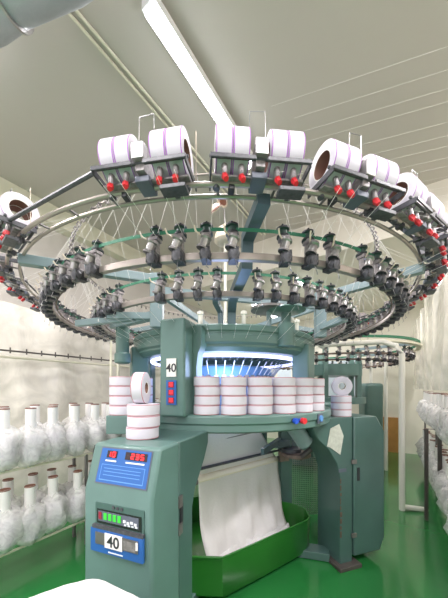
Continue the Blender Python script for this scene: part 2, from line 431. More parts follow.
# eyelet ring
mb = MB(); mb.tube(circle(1.15, .94, 96), .005, 'ring_steel', 6, closed=True); mb.build('eyelet_ring', M0)
mb = MB()
for k in range(120):
    a = k*3; p = C(a, 1.16, .925); rr = Matrix.Rotation(math.radians(a+90), 3, 'Z')
    mb.tube([p+rr @ Vector((.010*math.cos(q), 0, .012*math.sin(q))) for q in [i*PI/3 for i in range(6)]], .0055, 'dull_steel', 4, closed=True)
tag(mb.build('eyelet', M0), kind='stuff')

# ---- yarn feeders on the two rings
def feeder_parts(seedrot=0):
    body = MB()     # local: x tangential, -y outward (towards the viewer at the front), z up
    body.box((0, -.018, -.006), (.030, .050, .036), 'black')
    body.tube([(0, -.030, -.028), (0, -.030, -.006), (0, -.032, .010)], [.014, .020, .014], 'charcoal', 12)
    body.prism([(-.012, .0), (.014, .0), (.010, .07), (-.010, .07)], (0, -.004, 0), (1, 0, 0), (0, -1, 0), .022, 'casting')
    body.tube([(.0, -.012, .06), (.0, -.012, .115)], .004, 'black', 6)
    body.box((0, -.014, .062), (.030, .030, .012), 'casting')
    body.tube([(.004, -.036, -.025), (.006, -.046, -.055), (.012, -.040, -.058)], .0018, 'steel', 5)
    wheel = MB(); Mx = Matrix.Translation((-.003, -.036, .028)) @ Matrix.Rotation(.35, 4, 'Y')
    wheel.lathe([(.006, -.022), (.018, -.022), (.019, -.017), (.013, -.013), (.013, .010), (.018, .014), (.016, .022), (.004, .024)], 'casting', 14, Mx, mats=['black', 'casting', 'steel', 'steel', 'steel', 'casting', 'casting', 'charcoal'])
    pul = MB(); Mx = Matrix.Translation((0, -.010, .085))
    pul.lathe([(.004, -.016), (.021, -.016), (.021, -.010), (.014, -.008), (.014, .008), (.021, .010), (.021, .016), (.008, .018)], 'pulley', 16, Mx, mats=['pulley', 'black', 'pulley', 'pulley', 'pulley', 'black', 'pulley', 'black'])
    arm = MB(); arm.tube([(-.008, -.030, .050), (-.026, -.052, .056), (-.030, -.060, .070)], .0028, 'ceramic', 5)
    return body, wheel, pul, arm
fb, fw, fp, fa = feeder_parts()
def place(mb, loc, a):
    out = MB(); R = Matrix.Rotation(math.radians(a), 3, 'Z')
    return [tuple(R @ Vector(v)+loc) for v in mb.v]
for t_ in (fb, fw, fp, fa): t_.v = [(x*1.22, y*1.2, z*1.17) for x, y, z in t_.v]
b0 = fb.build('yarn_feeder', M0, bevel=.002); fw.build('storage_wheel', b0); fp.build('pulley', b0); fa.build('guide_arm', b0)
spots = []
def spread(start, step, gaps):
    out = []; a = start
    while a < start+360-step*.6:
        q = (a+180) % 360-180
        if not any(lo < q < hi for lo, hi in gaps): out.append(a)
        a += step
    return out
spots += [(R2, H2, a) for a in spread(-12.3, 4.62, ((3, 9.5), (-25.5, -14), (22, 25)))]
spots += [(R3, H3, a) for a in spread(-18.9, 5.7, ((.5, 7), (-36, -20)))]
def vis(s):
    p = C(s[2], s[0], s[1]); return p.y
spots.sort(key=vis)
first = True; rest = MB()
allf = MB()
for t in (fb, fw, fp, fa): allf.add(t.v, t.f, 'casting'); allf.m[-len(t.f):] = [allf.mi(t.names[k]) for k in t.m]
for k, (R, H, a) in enumerate(spots):
    p = C(a, R, H)
    if k < 100:
        o = b0 if first else copy_tree(b0, M0)
        first = False; o.location = p; o.rotation_euler = (random.uniform(-.05, .05), random.uniform(-.06, .06), math.radians(a)+random.uniform(-.12, .12))
    else:
        vs = place(allf, p, a); off = len(rest.v); rest.v += vs
        for f, m in zip(allf.f, allf.m): rest.f.append([i+off for i in f]); rest.m.append(rest.mi(allf.names[m]))
tag(rest.build('yarn_feeder_far_side', M0, smooth=False, fixn=False), kind='stuff')

# ---- bobbin holders on the creel ring
hb = MB()    # local x tangential, -y outward, z up
hb.box((0, -.02, .060), (.030, .075, .09), 'casting'); hb.box((0, -.062, .065), (.040, .03, .05), 'steel')
hb.box((0, -.01, .0), (.05, .07, .02), 'slate')
for y in (.055, -.055): hb.tube([(-.160, y, .040), (.160, y, .040)], .0060, 'charcoal', 8)
hb.box((-.088, -.078, .024), (.140, .006, .014), 'charcoal'); hb.box((.088, -.078, .024), (.140, .006, .014), 'charcoal')
hb.box((0, -.010, .008), (.30, .03, .008), 'casting')
for s_ in (-1, 1):
    hb.box((s_*.155, -.01, .022), (.006, .13, .022), 'charcoal')
    hb.box((s_*.085, .01, -.008), (.02, .03, .024), 'black')
    hb.tube([(s_*.135, .01, -.014), (s_*.135, .01, .02)], .012, 'charcoal', 10)
hb.box((.105, -.03, -.040), (.085, .045, .014), 'charcoal'); hb.box((.105, -.0, -.025), (.02, .02, .03), 'charcoal')
hgrp = []
def guide(x):
    g = MB(); g.tube([(x, -.035, .030), (x, -.040, -.004)], .0100, 'casting', 10)
    g.tube([(x, -.038, .002), (x+.001, -.043, -.012), (x+.004, -.052, -.026)], [.009, .0110, .0085], 'red', 6); return g
loop = MB(); loop.tube([(-.028, -.01, .10), (-.026, -.01, .235), (.026, -.01, .24), (.028, -.01, .10)], .0018, 'steel', 5)
pin = MB(); pin.tube([(.160, .03, .03), (.160, .03, .20)], .0014, 'ceramic', 5)
h0 = hb.build('bobbin_holder', M0, bevel=.002)
for x in (-.112, -.058, .058, .112): guide(x).build('yarn_guide', h0)
loop.build('wire_loop', h0); pin.build('yarn_pin', h0)
unit = {}
for i in range(25):
    a = -9.2+14.2*i
    if i == 24: continue
    if i == 23: a = -40.5
    o = h0 if i == 0 else copy_tree(h0, M0)
    o.location = C1(a, R1, H1); o.rotation_euler = (0, 0, math.radians(a)); unit[i] = (a, o)
mb = MB(); mb.tube([C1(-35, R1+.05, H1+.025), C1(-15, R1+.07, H1+.025)], .008, 'charcoal', 8); mb.build('tie_rod', M0)

# ---- bobbins
def bobbin_mesh(inner, name, edge):
    mb = MB(); R, w = .075, .0265
    prof = [(inner, -w), (R-.003, -w), (R-.0006, -w+.001), (R, -w+.0042), (R, w-.0042), (R-.0006, w-.001), (R-.003, w), (inner, w), (inner-.004, w-.001), (inner-.004, -w+.001)]
    mats = ['yarn', 'yarn', edge, 'yarn', edge, 'yarn', 'yarn', 'paper', 'cardboard_core', 'paper']
    mb.lathe(prof, 'yarn', 40, mats=mats, close=True)
    return mb
bt = bobbin_mesh(.047, 'b', 'lilac').build('yarn_bobbin'); BT_MESH = bt.data; bpy.data.objects.remove(bt)
bs = bobbin_mesh(.030, 'b', 'pink_edge').build('yarn_bobbin'); BS_MESH = bs.data; bpy.data.objects.remove(bs)
def bobbin(mesh, loc, rot, label, group):
    o = ob('yarn_bobbin', mesh); o.location = loc; o.rotation_mode = 'XYZ'; o.rotation_euler = rot
    return tag(o, label, 'yarn bobbin', group)
ORD = ['first', 'second', 'third', 'fourth', 'fifth', 'sixth', 'seventh', 'eighth', 'ninth', 'tenth', 'eleventh', 'twelfth', 'thirteenth', 'fourteenth',
       'fifteenth', 'sixteenth', 'seventeenth', 'eighteenth', 'nineteenth', 'twentieth', 'twenty-first', 'twenty-second', 'twenty-third', 'twenty-fourth', 'twenty-fifth', 'twenty-sixth', 'twenty-seventh', 'twenty-eighth']
def ring_bobbin(a, x, label, k=.94):
    R = Matrix.Rotation(math.radians(a), 3, 'Z'); p = C1(a, R1, H1)+R @ Vector((x, 0, .094))
    o = bobbin(BT_MESH, p, (0, 0, 0), label, 'bobbins lying on the top ring')
    o.scale = (k, k, 1.0)
    o.rotation_euler = (Matrix.Rotation(math.radians(a), 3, 'Z') @ Matrix.Rotation(PI/2, 3, 'Y')).to_euler()
n = 0
for i in (0, 1, 2, 3, 4):
    for x in (-.114, -.0595, .0595, .114):
        n += 1
        ring_bobbin(-9.2+14.2*i, x, 'white yarn bobbin lying on the top ring, %s from the left of the middle run' % ORD[n-1])
for x, w in ((.060, 'white bobbin at the far left of the top ring, second from its open end'), (.117, 'white bobbin at the far left of the top ring, hollow brown end showing')):
    ring_bobbin(-40.5, x, w)

# stacks on the table
SN = ['leftmost', 'second', 'third', 'fourth', 'fifth', 'rightmost']
LV = ['bottom', 'second up', 'third up', 'top']
for s, a in enumerate((-7, 4, 15.3, 26.8, 38, 49.5)):
    for k in range(4):
        p = C(a+random.uniform(-.25, .25), .795, -.15+.0265+k*.0535)
        bobbin(BS_MESH, p, (0, 0, random.random()*6), 'white yarn bobbin on the machine table, %s of the %s stack from the left' % (LV[k], SN[s]) if s < 5 else 'white yarn bobbin on the machine table, %s of the rightmost stack' % LV[k], 'bobbin stacks on the machine table')
for s, (x, y) in enumerate(((-.575, 1.50), (-.53, 1.66))):
    for k in range(4):
        bobbin(BS_MESH, P(x, y, -.15+.0265+k*.0535), (0, 0, k), 'white yarn bobbin behind the console, %s of the %s stack' % (LV[k], ['outer', 'inner'][s]), 'bobbin stacks behind the console')
for k in range(3):
    bobbin(BS_MESH, P(-.385+random.uniform(-.003, .003), 1.25, -.235+.0265+k*.0535), (0, 0, k), 'white yarn bobbin on top of the console, %s of the stack of three' % ['bottom', 'middle', 'top'][k], 'bobbins on the console')
bobbin(BS_MESH, P(-.395, 1.25, -.235+.1605+.075), (0, PI/2, .0), 'white yarn bobbin standing on edge on the console stack, brown core showing', 'bobbins on the console')
for k in range(3):
    bobbin(BS_MESH, P(.925, 2.07, -.22+.0265+k*.0535), (0, 0, k), 'white yarn bobbin on the right cabinet, %s of the stack of three' % ['bottom', 'middle', 'top'][k], 'bobbins on the right cabinet')
bobbin(BS_MESH, P(.93, 2.07, -.22+.1605+.075), (PI/2+.05, 0, math.radians(-18)), 'white yarn bobbin standing on edge on the right cabinet stack', 'bobbins on the right cabinet')
o = MB().lathe([(.012, -.02), (.028, -.02), (.028, .02), (.012, .02)], 'paper', 20, close=True).build('spool'); o.location = C(58, .80, -.129); tag(o, 'small white spool beside the rightmost bobbin stack on the table', 'spool')

# ---- console leg
dv = Vector((.35, .937, 0)).normalized(); wv = Vector((dv.y, -dv.x, 0))      # depth, width(right)
A = P(-.265, .965, 0)              # front right lower corner line
Wd = .335
mb = MB()
prof = [(0, -1.33), (0, -.418), (.055, -.235), (.20, -.235), (.20, -1.33)]
mb.prism(prof, A, dv, -wv, Wd, 'teal')
con = mb.build('console_cabinet', M0, bevel=.012)
mb = MB()
prof = [(.205, -1.35), (.205, -.238), (.52, -.238), (.52, -.30), (.47, -.38), (.36, -.50), (.33, -.58), (.33, -1.35)]
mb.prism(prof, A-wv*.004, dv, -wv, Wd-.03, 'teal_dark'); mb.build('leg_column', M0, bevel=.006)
mb = MB()
for h in (-.50, -.62): mb.box(A+dv*.203+wv*.002+Vector((0, 0, h)), (.008, .03, .05), 'dull_steel', Matrix((wv, dv, Vector((0, 0, 1)))).transposed())
mb.box(A+dv*.215+wv*.001+Vector((0, 0, -.56)), (.006, .02, .09), 'black', Matrix((wv, dv, Vector((0, 0, 1)))).transposed())
mb.build('door_hinge', con)
# display panel on the sloped face
sl = (dv*.055+Vector((0, 0, .183))); Ls = sl.length; su = sl.normalized(); sn = wv.cross(su).normalized()   # outward normal
if sn.dot(dv) > 0: sn = -sn
S0 = A+Vector((0, 0, -.418))-wv*Wd/2     # centre bottom of slope
RS = Matrix((wv, sn, su)).transposed()
def onS(mb, x, y, w, h, m, out=.002, th=.003): mb.box(S0+wv*(x+.020)+su*y+sn*out, (w, th, h), m, RS)
mb = MB(); onS(mb, -.01, .105, .245, .135, 'blue', .002, .004); onS(mb, -.01, .105, .255, .145, 'slate', .001, .003)
onS(mb, -.01, .078, .215, .062, 'blue_pale', .0045, .001)
onS(mb, -.01, .079, .209, .056, 'blue', .0052, .001)
onS(mb, -.075, .150, .052, .028, 'display_black', .0045, .002); onS(mb, .045, .150, .105, .030, 'display_black', .0045, .002)
for x0, w in ((-.075, .055), (.045, .09)):
    onS(mb, x0, .124, w, .006, 'print_white', .0055, .001)
for y in (.094, .082, .068): onS(mb, -.01, y, .18, .0025, 'blue_pale', .006, .001)
dp = mb.build('display_panel', con)
SEG = {'0': 'abcdef', '4': 'bcfg', '5': 'acdfg', '2': 'abdeg', '3': 'abcdg', '1': 'bc', '8': 'abcdefg', '7': 'abc'}
def digit(mb, ch, put, x, y, w, h, m, t=.003):
    pos = {'a': (0, h/2, w, t), 'd': (0, -h/2, w, t), 'g': (0, 0, w, t), 'b': (w/2, h/4, t, h/2), 'c': (w/2, -h/4, t, h/2), 'f': (-w/2, h/4, t, h/2), 'e': (-w/2, -h/4, t, h/2)}
    for s in SEG[ch]:
        dx, dy, ww, hh = pos[s]; put(mb, x+dx, y+dy, ww, hh, m, .0065)
mb = MB()
for i, ch in enumerate('10'): digit(mb, ch, onS, -.088+i*.023, .150, .013, .018, 'led_red', .0045)
mb.build('led_digits', con); mb = MB()
for i, ch in enumerate('235'): digit(mb, ch, onS, .030+i*.023, .150, .013, .018, 'led_red', .0045)
mb.build('led_digits', con)
# lower counter panel on the vertical front
F0 = A-wv*Wd/2
RF = Matrix((wv, -dv, Vector((0, 0, 1)))).transposed()
def onF(mb, x, h, w, hh, m, out=.002, th=.003): mb.box(F0+wv*(x+.012)+Vector((0, 0, h))-dv*out, (w, th, hh), m, RF)
mb = MB(); onF(mb, .005, -.508, .235, .10, 'teal_dark', .002, .004)
onF(mb, .005, -.510, .215, .056, 'black_gloss', .0045)
onF(mb, .003, -.508, .195, .040, 'slate', .006)
for i in range(4): onF(mb, -.058+i*.023, -.506, .015, .026, 'led_green', .008)
onF(mb, -.084, -.506, .014, .028, 'dark_red', .008)
for i in range(4): onF(mb, .036+i*.017, -.510-.004*(i % 2), .012, .010, 'print_white', .008); onF(mb, .040+i*.017, -.523, .010, .006, 'print_white', .008)
for i in range(3): onF(mb, -.02+i*.02, -.467, .012, .010, 'charcoal', .006)
mb.build('counter_panel', con)
mb = MB(); onF(mb, .003, -.550, .245, .014, 'charcoal', .008, .012)
onF(mb, .000, -.602, .252, .090, 'blue', .010, .010)
onF(mb, .003, -.591, .205, .046, 'dull_steel', .0165)
onF(mb, -.008, -.592, .084, .056, 'paper', .018); onF(mb, .068, -.593, .056, .034, 'casting', .0175); onF(mb, .102, -.586, .009, .028, 'paper', .019)
onF(mb, .0, -.637, .070, .004, 'print_white', .0158)
cp = mb.build('number_plate', con)
text('40', .060, 'black', F0+wv*.004+Vector((0, 0, -.594))-dv*.0205, wv, dv, 'plate_digits', con)
# small chip mark + a cable at left of the console
mb = MB(); o_ = A-wv*Wd
mb.tube([o_+dv*.06+Vector((0, 0, -.25)), o_-wv*.03+dv*.08+Vector((0, 0, -.28)), o_-wv*.035+dv*.08+Vector((0, 0, -.34)), o_-wv*.01+dv*.09+Vector((0, 0, -.42))], .005, 'black', 6)
mb.build('cable', con)

# ---- right cabinet leg
e1 = Vector((.95, .31, 0)).normalized(); e2 = Vector((-e1.y, e1.x, 0)); Cc = P(.87, 1.965, 0)
mb = MB()
prof = [(.115, -.22), (.115, -1.35), (0, -1.35), (0, -.66), (-.03, -.56), (-.10, -.46), (-.19, -.38), (-.24, -.30), (-.25, -.22)]
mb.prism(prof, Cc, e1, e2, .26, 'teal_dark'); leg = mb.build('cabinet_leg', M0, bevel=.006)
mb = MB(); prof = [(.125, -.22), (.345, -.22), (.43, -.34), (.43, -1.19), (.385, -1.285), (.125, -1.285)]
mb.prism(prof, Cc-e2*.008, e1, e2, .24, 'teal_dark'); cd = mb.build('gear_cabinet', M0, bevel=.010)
RE = Matrix((e1, e2, Vector((0, 0, 1)))).transposed()
mb = MB()
for h in (-.56, -1.12): mb.box(Cc-e2*.012+e1*.12+Vector((0, 0, h)), (.045, .012, .03), 'dull_steel', RE)
mb.box(Cc-e2*.010+e1*.165+Vector((0, 0, -.66)), (.022, .006, .10), 'black', RE); mb.build('door_latch', cd)
mb = MB()
mb.box(Cc-e2*.003+e1*.02+Vector((0, 0, -.62)), (.07, .004, .025), 'slate', RE); mb.build('maker_plate', leg)
mb = MB(); pr = [(-.09, -.30), (-.01, -.27), (.03, -.36), (.0, -.50), (-.09, -.44), (-.12, -.43)]
mb.prism(pr, Cc-e2*.004, e1, e2, .003, 'paper_tag'); tag(mb.build('paper_sticker', leg), 'worn white paper sticker')
mb = MB(); rnd = random.Random(3)
for k in range(9):
    h = -.70-k*.05; w = rnd.uniform(.006, .018); hh = rnd.uniform(.02, .05)
    mb.box(Cc-e2*.0015+e1*(w/2)+Vector((0, 0, h)), (w, .004, hh), 'chipped', RE)
mb.build('paint_chips', leg)
mb = MB(); mb.box(Cc+e1*.06+e2*.1+Vector((0, 0, -1.335)), (.2, .3, .03), 'post_dark', RE)
mb.build('foot_plate', M0, bevel=.004)
mb = MB(); mb.box(Cc+e1*.16+e2*.12+Vector((0, 0, -.208)), (.16, .2, .02), 'white_pipe', RE)
# ---- back legs, base
for a in (150, -140):
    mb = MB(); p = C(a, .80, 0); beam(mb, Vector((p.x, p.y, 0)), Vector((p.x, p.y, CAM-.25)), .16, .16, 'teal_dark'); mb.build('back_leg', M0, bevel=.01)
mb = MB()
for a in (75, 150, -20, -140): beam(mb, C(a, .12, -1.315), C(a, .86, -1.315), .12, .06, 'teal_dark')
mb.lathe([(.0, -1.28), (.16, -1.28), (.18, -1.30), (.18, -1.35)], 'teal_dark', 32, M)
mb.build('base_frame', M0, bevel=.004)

# take-down: rollers, frames
ra, rb = P(-.20, 1.86, -.66), P(.50, 2.44, -.66); rd = (rb-ra).normalized(); rn = Vector((-rd.y, rd.x, 0))
mb = MB(); mb.tube([ra, rb+rd*.04], .028, 'dull_steel', 16); mb.build('take_down_roller', M0)
mb = MB(); mb.tube([ra+Vector((0, 0, .09))-rn*.03, rb+rd*.08+Vector((0, 0, .09))-rn*.03], .011, 'charcoal', 8)
mb.tube([ra+Vector((.02, 0, .26))-rn*.0, rb+Vector((0, 0, .30))], .008, 'dull_steel', 8); mb.build('spreader_rod', M0)
mb = MB()
beam(mb, P(.58, 2.50, -.30), P(.58, 2.50, -1.26), .10, .14, 'teal_dark')
beam(mb, rb+rd*.02+Vector((0, 0, .02)), P(.60, 2.45, -.63), .06, .09, 'rust')
beam(mb, P(.45, 2.30, -.50), P(.70, 2.55, -.52), .05, .06, 'teal_grey'); beam(mb, P(.30, 2.05, -.50), P(.50, 2.36, -.47), .03, .05, 'teal_grey')
mb.lathe([(.09, -.03), (.09, .03)], 'charcoal', 20, Matrix.Translation(P(.62, 2.42, -.58)))
mb.lathe([(.10, .035), (.13, .03), (.13, .0), (.10, -.01)], 'rust', 20, Matrix.Translation(P(.66, 2.40, -.62)))
mb.tube([P(.66, 2.3, -.62), P(.78, 2.25, -.5), P(.8, 2.2, -.3)], .025, 'post_dark', 10)
mb.build('take_down_frame', M0, bevel=.003)
mb = MB(); mb.tube([P(.50, 1.95, -.26), P(.62, 2.0, -.42)], .06, 'teal_pale', 20); mb.build('motor', M0)
mb = MB(); mb.tube([P(-.02, 1.72, -.262), P(.14, 1.80, -.262)], .012, 'charcoal', 8); mb.tube([P(-.22, 1.72, -.262), P(-.1, 1.74, -.262)], .008, 'steel', 8); mb.build('head_clip', M0)

# wire guard behind the tub
mb = MB(); ga, gb = P(.66, 2.66, 0), P(1.02, 2.72, 0)
for k in range(19):
    q = lerp(ga, gb, k/18) if False else ga+(gb-ga)*(k/18); mb.tube([q+Vector((0, 0, -1.30)), q+Vector((0, 0, -.72))], .0035, 'steel', 4)
for k in range(30): mb.tube([ga+Vector((0, 0, -.72-k*.02)), gb+Vector((0, 0, -.72-k*.02))], .0035, 'steel', 4)
mb.build('wire_guard', M0, smooth=False)
# tub
poly = [(-.42, 1.80), (-.26, 1.64), (-.01, 1.63), (.30, 1.84), (.66, 2.09), (.70, 2.14), (.71, 2.28), (.66, 2.36), (.57, 2.41), (.40, 2.50), (.0, 2.62), (-.36, 2.50), (-.46, 2.20)]
mb = MB(); n = len(poly); cx = sum(p[0] for p in poly)/n; cy = sum(p[1] for p in poly)/n
def sc(p, k): return (cx+(p[0]-cx)*k, cy+(p[1]-cy)*k)
rings = [[P(*sc(p, .95), -1.325) for p in poly], [P(*sc(p, .99), -1.30) for p in poly], [P(*p, -1.07) for p in poly], [P(*sc(p, 1.012), -1.065) for p in poly], [P(*sc(p, 1.012), -1.05) for p in poly],
         [P(*sc(p, .985), -1.05) for p in poly], [P(*sc(p, .975), -1.28) for p in poly]]
vs = [v for r in rings for v in r]; fs = []
for i in range(len(rings)-1):
    for k in range(n): fs.append((i*n+k, i*n+(k+1) % n, (i+1)*n+(k+1) % n, (i+1)*n+k))
fs += [tuple(range(n)), tuple(range(6*n, 7*n))]
mb.add(vs, fs, 'tub_green')
tag(mb.build('fabric_tub', bevel=.006), 'low green tub on the floor under the machine, catching white fabric', 'tub')

# knitted fabric: from the head down over the roller and into the tub
mb = MB(); rows = []
nx = 30
def lerp(a, b, t): return a+(b-a)*t
T0, T1 = P(-.20, 1.82, -.255), P(.24, 2.22, -.255)
rollL, rollR = ra+Vector((.0, 0, .03)), rb-rd*.04+Vector((0, 0, .03))
for j in range(38):
    row = []
    for i in range(nx+1):
        s = i/nx; wob = .012*math.sin(s*17+j*.5)+.008*math.sin(s*41)
        if j <= 10:
            t = j/10; p = lerp(lerp(T0, T1, s), lerp(rollL, rollR, s)-rn*.0, t)
        elif j <= 14:
            q = (j-10)/4*PI/2; c = lerp(rollL, rollR, s)-Vector((0, 0, .03)); p = c-rn*.032*math.sin(q)+Vector((0, 0, .032*math.cos(q)))
            p = p if j > 10 else p
        elif j <= 28:
            t = (j-14)/14; base = lerp(rollL, rollR, s)-Vector((0, 0, .03))-rn*.032
            endp = base-rn*.10; p = lerp(base, endp, t*t)+Vector((0, 0, -.52*t))-rn*wob*t*1.6
        else:
            t = (j-28)/9; base = lerp(rollL, rollR, s)-rn*.13
            tgt = Vector((lerp(-.24, .60, s), lerp(1.69, 2.13, s**1.0)+.03, 0))
            if s < .3: tgt = Vector((lerp(-.24, 0.0, s/.3), 1.70, 0))
            else: tgt = Vector((lerp(0.0, .555, (s-.3)/.7), lerp(1.70, 2.14, (s-.3)/.7), 0))
            p = lerp(Vector((base.x, base.y, 0)), tgt, t); hh = -1.175+.02*math.sin(t*7+s*5)+.018*math.sin(s*23+t*9)+.012*t-.06*t*max(0, s-.8)/.2
            p = Vector((p.x, p.y, CAM+hh))
        row.append(p)
    rows.append(row)
mb.grid(rows, 'knit')
fo = mb.build('knitted_fabric', ang=80, solid=.004)
tag(fo, 'white knitted fabric hanging from the machine over a roller into the green tub', 'fabric')
mb = MB(); rows = []
for j in range(9):
    q = -.3+j/8*2.0; row = []
    for i in range(13):
        s = i/12; c = lerp(rollL, rollR, s)-Vector((0, 0, .03)); row.append(c-rn*.038*math.sin(q)+Vector((0, 0, .038*math.cos(q))))
    rows.append(row)
mb.grid(rows, 'cream_cloth'); mb.build('cream_band', fo, solid=.002)

# white cloth heap in the foreground
mb = MB(); rows = []
for j in range(33):
    q = j/32; row = []
    for i in range(61):
        a = 2*PI*i/60; w = 1+.05*math.sin(a*5)*q
        x, y = q*.33*math.cos(a)*w, q*.21*math.sin(a)*w
        h = -.572-.05*q*q-.76*q**6+.010*noise.noise(Vector((x*14, y*14, 0)))+.010*noise.noise(Vector((x*5, y*30, 4)))
        row.append(P(-.405+x, .70+y, max(h, -1.348)))
    rows.append(row)
mb.grid(rows, 'knit'); tag(mb.build('fabric_heap', ang=80), 'heap of white fabric in front of the console at the bottom edge', 'fabric')

# ---- yarn strands
mb = MB(); rnd = random.Random(5)
for i in range(24):
    a0 = -9.2+14.2*i
    for x in (-4.5, -2.3, 2.3, 4.5):
        a = a0+x; mb.tube([C1(a, R1+.09, H1-.02), C(a, 1.155, .925) if i % 2 else C(a, R2+.05, H2+.07)], .0007, 'thread', 4, caps=False)
for k in range(0, 80):
    a = k*4.5-15.6; mb.tube([C(a, 1.16, .925), C(a, R2+.05, H2+.08)], .0006, 'thread', 4, caps=False)
for k in range(0, 66):
    a = k*5.45-11.9; mb.tube([C(a, 1.16, .93), C(a, R3+.05, H3+.08)], .0006, 'thread', 4, caps=False)
    mb.tube([C(a, R3+.04, H3-.05), C(a*1.0, .52, .19)], .0006, 'thread', 4, caps=False)
tag(mb.build('yarn_strand', M0, smooth=False, fixn=False), kind='stuff')
mb = MB()
for k in range(13):
    z = 1.15+k*.11+rnd.uniform(-.02, .02); x0 = -.1+k*.05+rnd.uniform(0, .5)
    mb.tube([P(x0, z+(.57-x0)*.34+.25, 1.62), P(3.0, z-.83+.25, 1.60)], .0006, 'thread', 4)
tag(mb.build('overhead_yarns'), 'fine pale yarns running across under the ceiling at the upper right', 'yarn', kind='stuff')

# ---------------------------------------------------------------- yarn packages on racks
def package(label, group, variant, loc, up):
    t = empty('yarn_package', loc, label, 'yarn package', group, rz=random.random()*6)
    ob('paper_tube', TUBE, t); ob('plastic_bag', BAGS[variant % 3], t)
    return t
mb = MB(); mb.lathe([(.027, .0), (.0335, .0), (.0335, -.24), (.025, -.24)], 'paper', 20, mats=['brown_rim', 'paper', 'paper', 'brown_rim'], close=True)
mb.lathe([(.0340, -.001), (.0340, -.008), (.033, -.008)], 'brown_rim', 20)
o = mb.build('paper_tube'); TUBE = o.data; bpy.data.objects.remove(o)
BAGS = []
for k in range(3):
    mb = MB(); prof = [(.036, -.135), (.050, -.15), (.080, -.165), (.095, -.20), (.102, -.26), (.100, -.32), (.090, -.37), (.060, -.41), (.02, -.425)]
    seg = 26; vs = []
    for (r, z) in prof:
        for i in range(seg):
            a = 2*PI*i/seg; q = r*(1+.42*noise.noise(Vector((math.cos(a)*1.7+k*9, math.sin(a)*1.7, z*9)))+.08*math.sin(a*9+k+z*30))
            vs.append((q*math.cos(a), q*math.sin(a), z+.03*noise.noise(Vector((a, k*5, z*5)))))
    fs = [(i*seg+j, i*seg+(j+1) % seg, (i+1)*seg+(j+1) % seg, (i+1)*seg+j) for i in range(len(prof)-1) for j in range(seg)]
    mb.add(vs, fs, 'bag_film')
    mb.lathe([(.03, -.20), (.062, -.215), (.070, -.30), (.062, -.38), (.03, -.39)], 'yarn', 20)
    o = mb.build('plastic_bag', ang=60); BAGS.append(o.data); bpy.data.objects.remove(o)

def rack(name, label, v0, v1, u0, u1, tiers, posts):
    t = root_at(name, label, 'rack')
    mb = MB()
    for h in tiers:
        for v in (v0, v1): mb.tube([W(v, u0, h), W(v, u1, h)], .010, 'cream_trim', 8)
    mb.build('rail', t)
    for u in posts:
        for v in (v0, v1): MB().tube([W(v, u, -CAM), W(v, u, tiers[0])], .014, 'dull_steel', 8).build('rack_post', t)
    return t
rack('yarn_rack', 'long metal yarn rack along the left wall behind the bagged packages', -2.44, -2.24, .1, 3.4, (-.575, -1.14), (.15, 1.25, 2.3, 3.3))
TT = {'upper': -.135, 'lower': -.70}
for tier, ht in TT.items():
    for row, (v, off, nn) in {'front': (-2.24, .09, 13), 'back': (-2.44, .0, 13)}.items():
        for k in range(nn):
            u = .42+off+k*.165
            package('bagged yarn tube, left rack, %s tier, %s row, %s from near end' % (tier, row, ORD[k]),
                    'bagged yarn packages on the left rack', k+(row == 'back'), W(v+random.uniform(-.02, .02), u+random.uniform(-.02, .02), ht+random.uniform(-.012, .012)), 0)
rack('yarn_rack', 'metal yarn rack along the aisle at the right edge', .44, .64, 1.4, 5.8, (-.50, -1.12), (2.6, 4.2, 5.7))
for tier, ht in {'upper': -.06, 'lower': -.68}.items():
    for row, (v, off, nn) in {'front': (.44, .0, 24), 'back': (.64, .08, 16)}.items():
        for k in range(nn):
            u = 1.75+off+k*.168
            package('bagged yarn tube, right rack, %s tier, %s row, %s from near end' % (tier, row, ORD[k]),
                    'bagged yarn packages on the right rack', k, W(v+random.uniform(-.02, .02), u, ht+random.uniform(-.012, .012)), 0)

# plastic sheets hung behind the racks
def sheet(name, v, u0, u1, h0, h1, label, amp=.03):
    mb = MB(); rows = []
    for j in range(15):
        t = j/14; row = []
        for i in range(121):
            s = i/120; u = lerp(u0, u1, s)
            row.append(W(v+amp*math.sin(s*38+2*math.sin(t*3))+amp*.6*math.sin(s*91+t*2), u, lerp(h0, h1, t)+.03*math.sin(s*9)*t))
        rows.append(row)
    mb.grid(rows, 'curtain_film'); return tag(mb.build(name, ang=80), label, 'plastic sheet')
sheet('plastic_sheet', -3.02, -.5, 5.0, -1.2, .78, 'wide milky plastic sheet hanging behind the left yarn rack')
sheet('plastic_sheet', .98, 1.5, 6.3, -1.2, 1.25, 'milky plastic sheet hanging behind the right yarn rack', .04)
sheet('plastic_sheet', .33, 2.1, 6.5, -.02, 1.15, 'milky plastic sheet hanging along the aisle side of the right rack', .02)
# rail with clips on the left
t = root_at('guide_rail', 'long rail with small clips in front of the left plastic sheet', 'rail')
MB().tube([W(-2.9, .0, .335), W(-2.9, 5, .335)], .008, 'post_dark', 6).build('bar', t)
mb = MB(); mb.tube([W(-2.93, .0, .28), W(-2.93, 5, .28)], .011, 'cream_trim', 6); mb.build('lower_bar', t)
cl = None
for k in range(34):
    if cl is None:
        m_ = MB(); m_.tube([(0, 0, -.022), (0, 0, .03)], .006, 'post_dark', 6); m_.lathe([(.004, -.008), (.017, -.006), (.017, .006), (.004, .008)], 'post_dark', 10); c_ = m_.build('clip', t); cl = c_
    else: c_ = cl.copy(); col.objects.link(c_); c_.parent = t
    c_.location = W(-2.9, .3+k*.125, .335)
for x, w in ((111, 'left one of the pair'), (118, 'right one of the pair')):
    z = 2.75; X = (x-224)/262*z; tag(MB().tube([P(X, z, -1.35), P(X, z, .55)], .013, 'cream_trim', 8).build('standing_pole', origin=P(X, z, -1.35)), 'thin upright cream pole behind the console, %s' % w, 'pole')

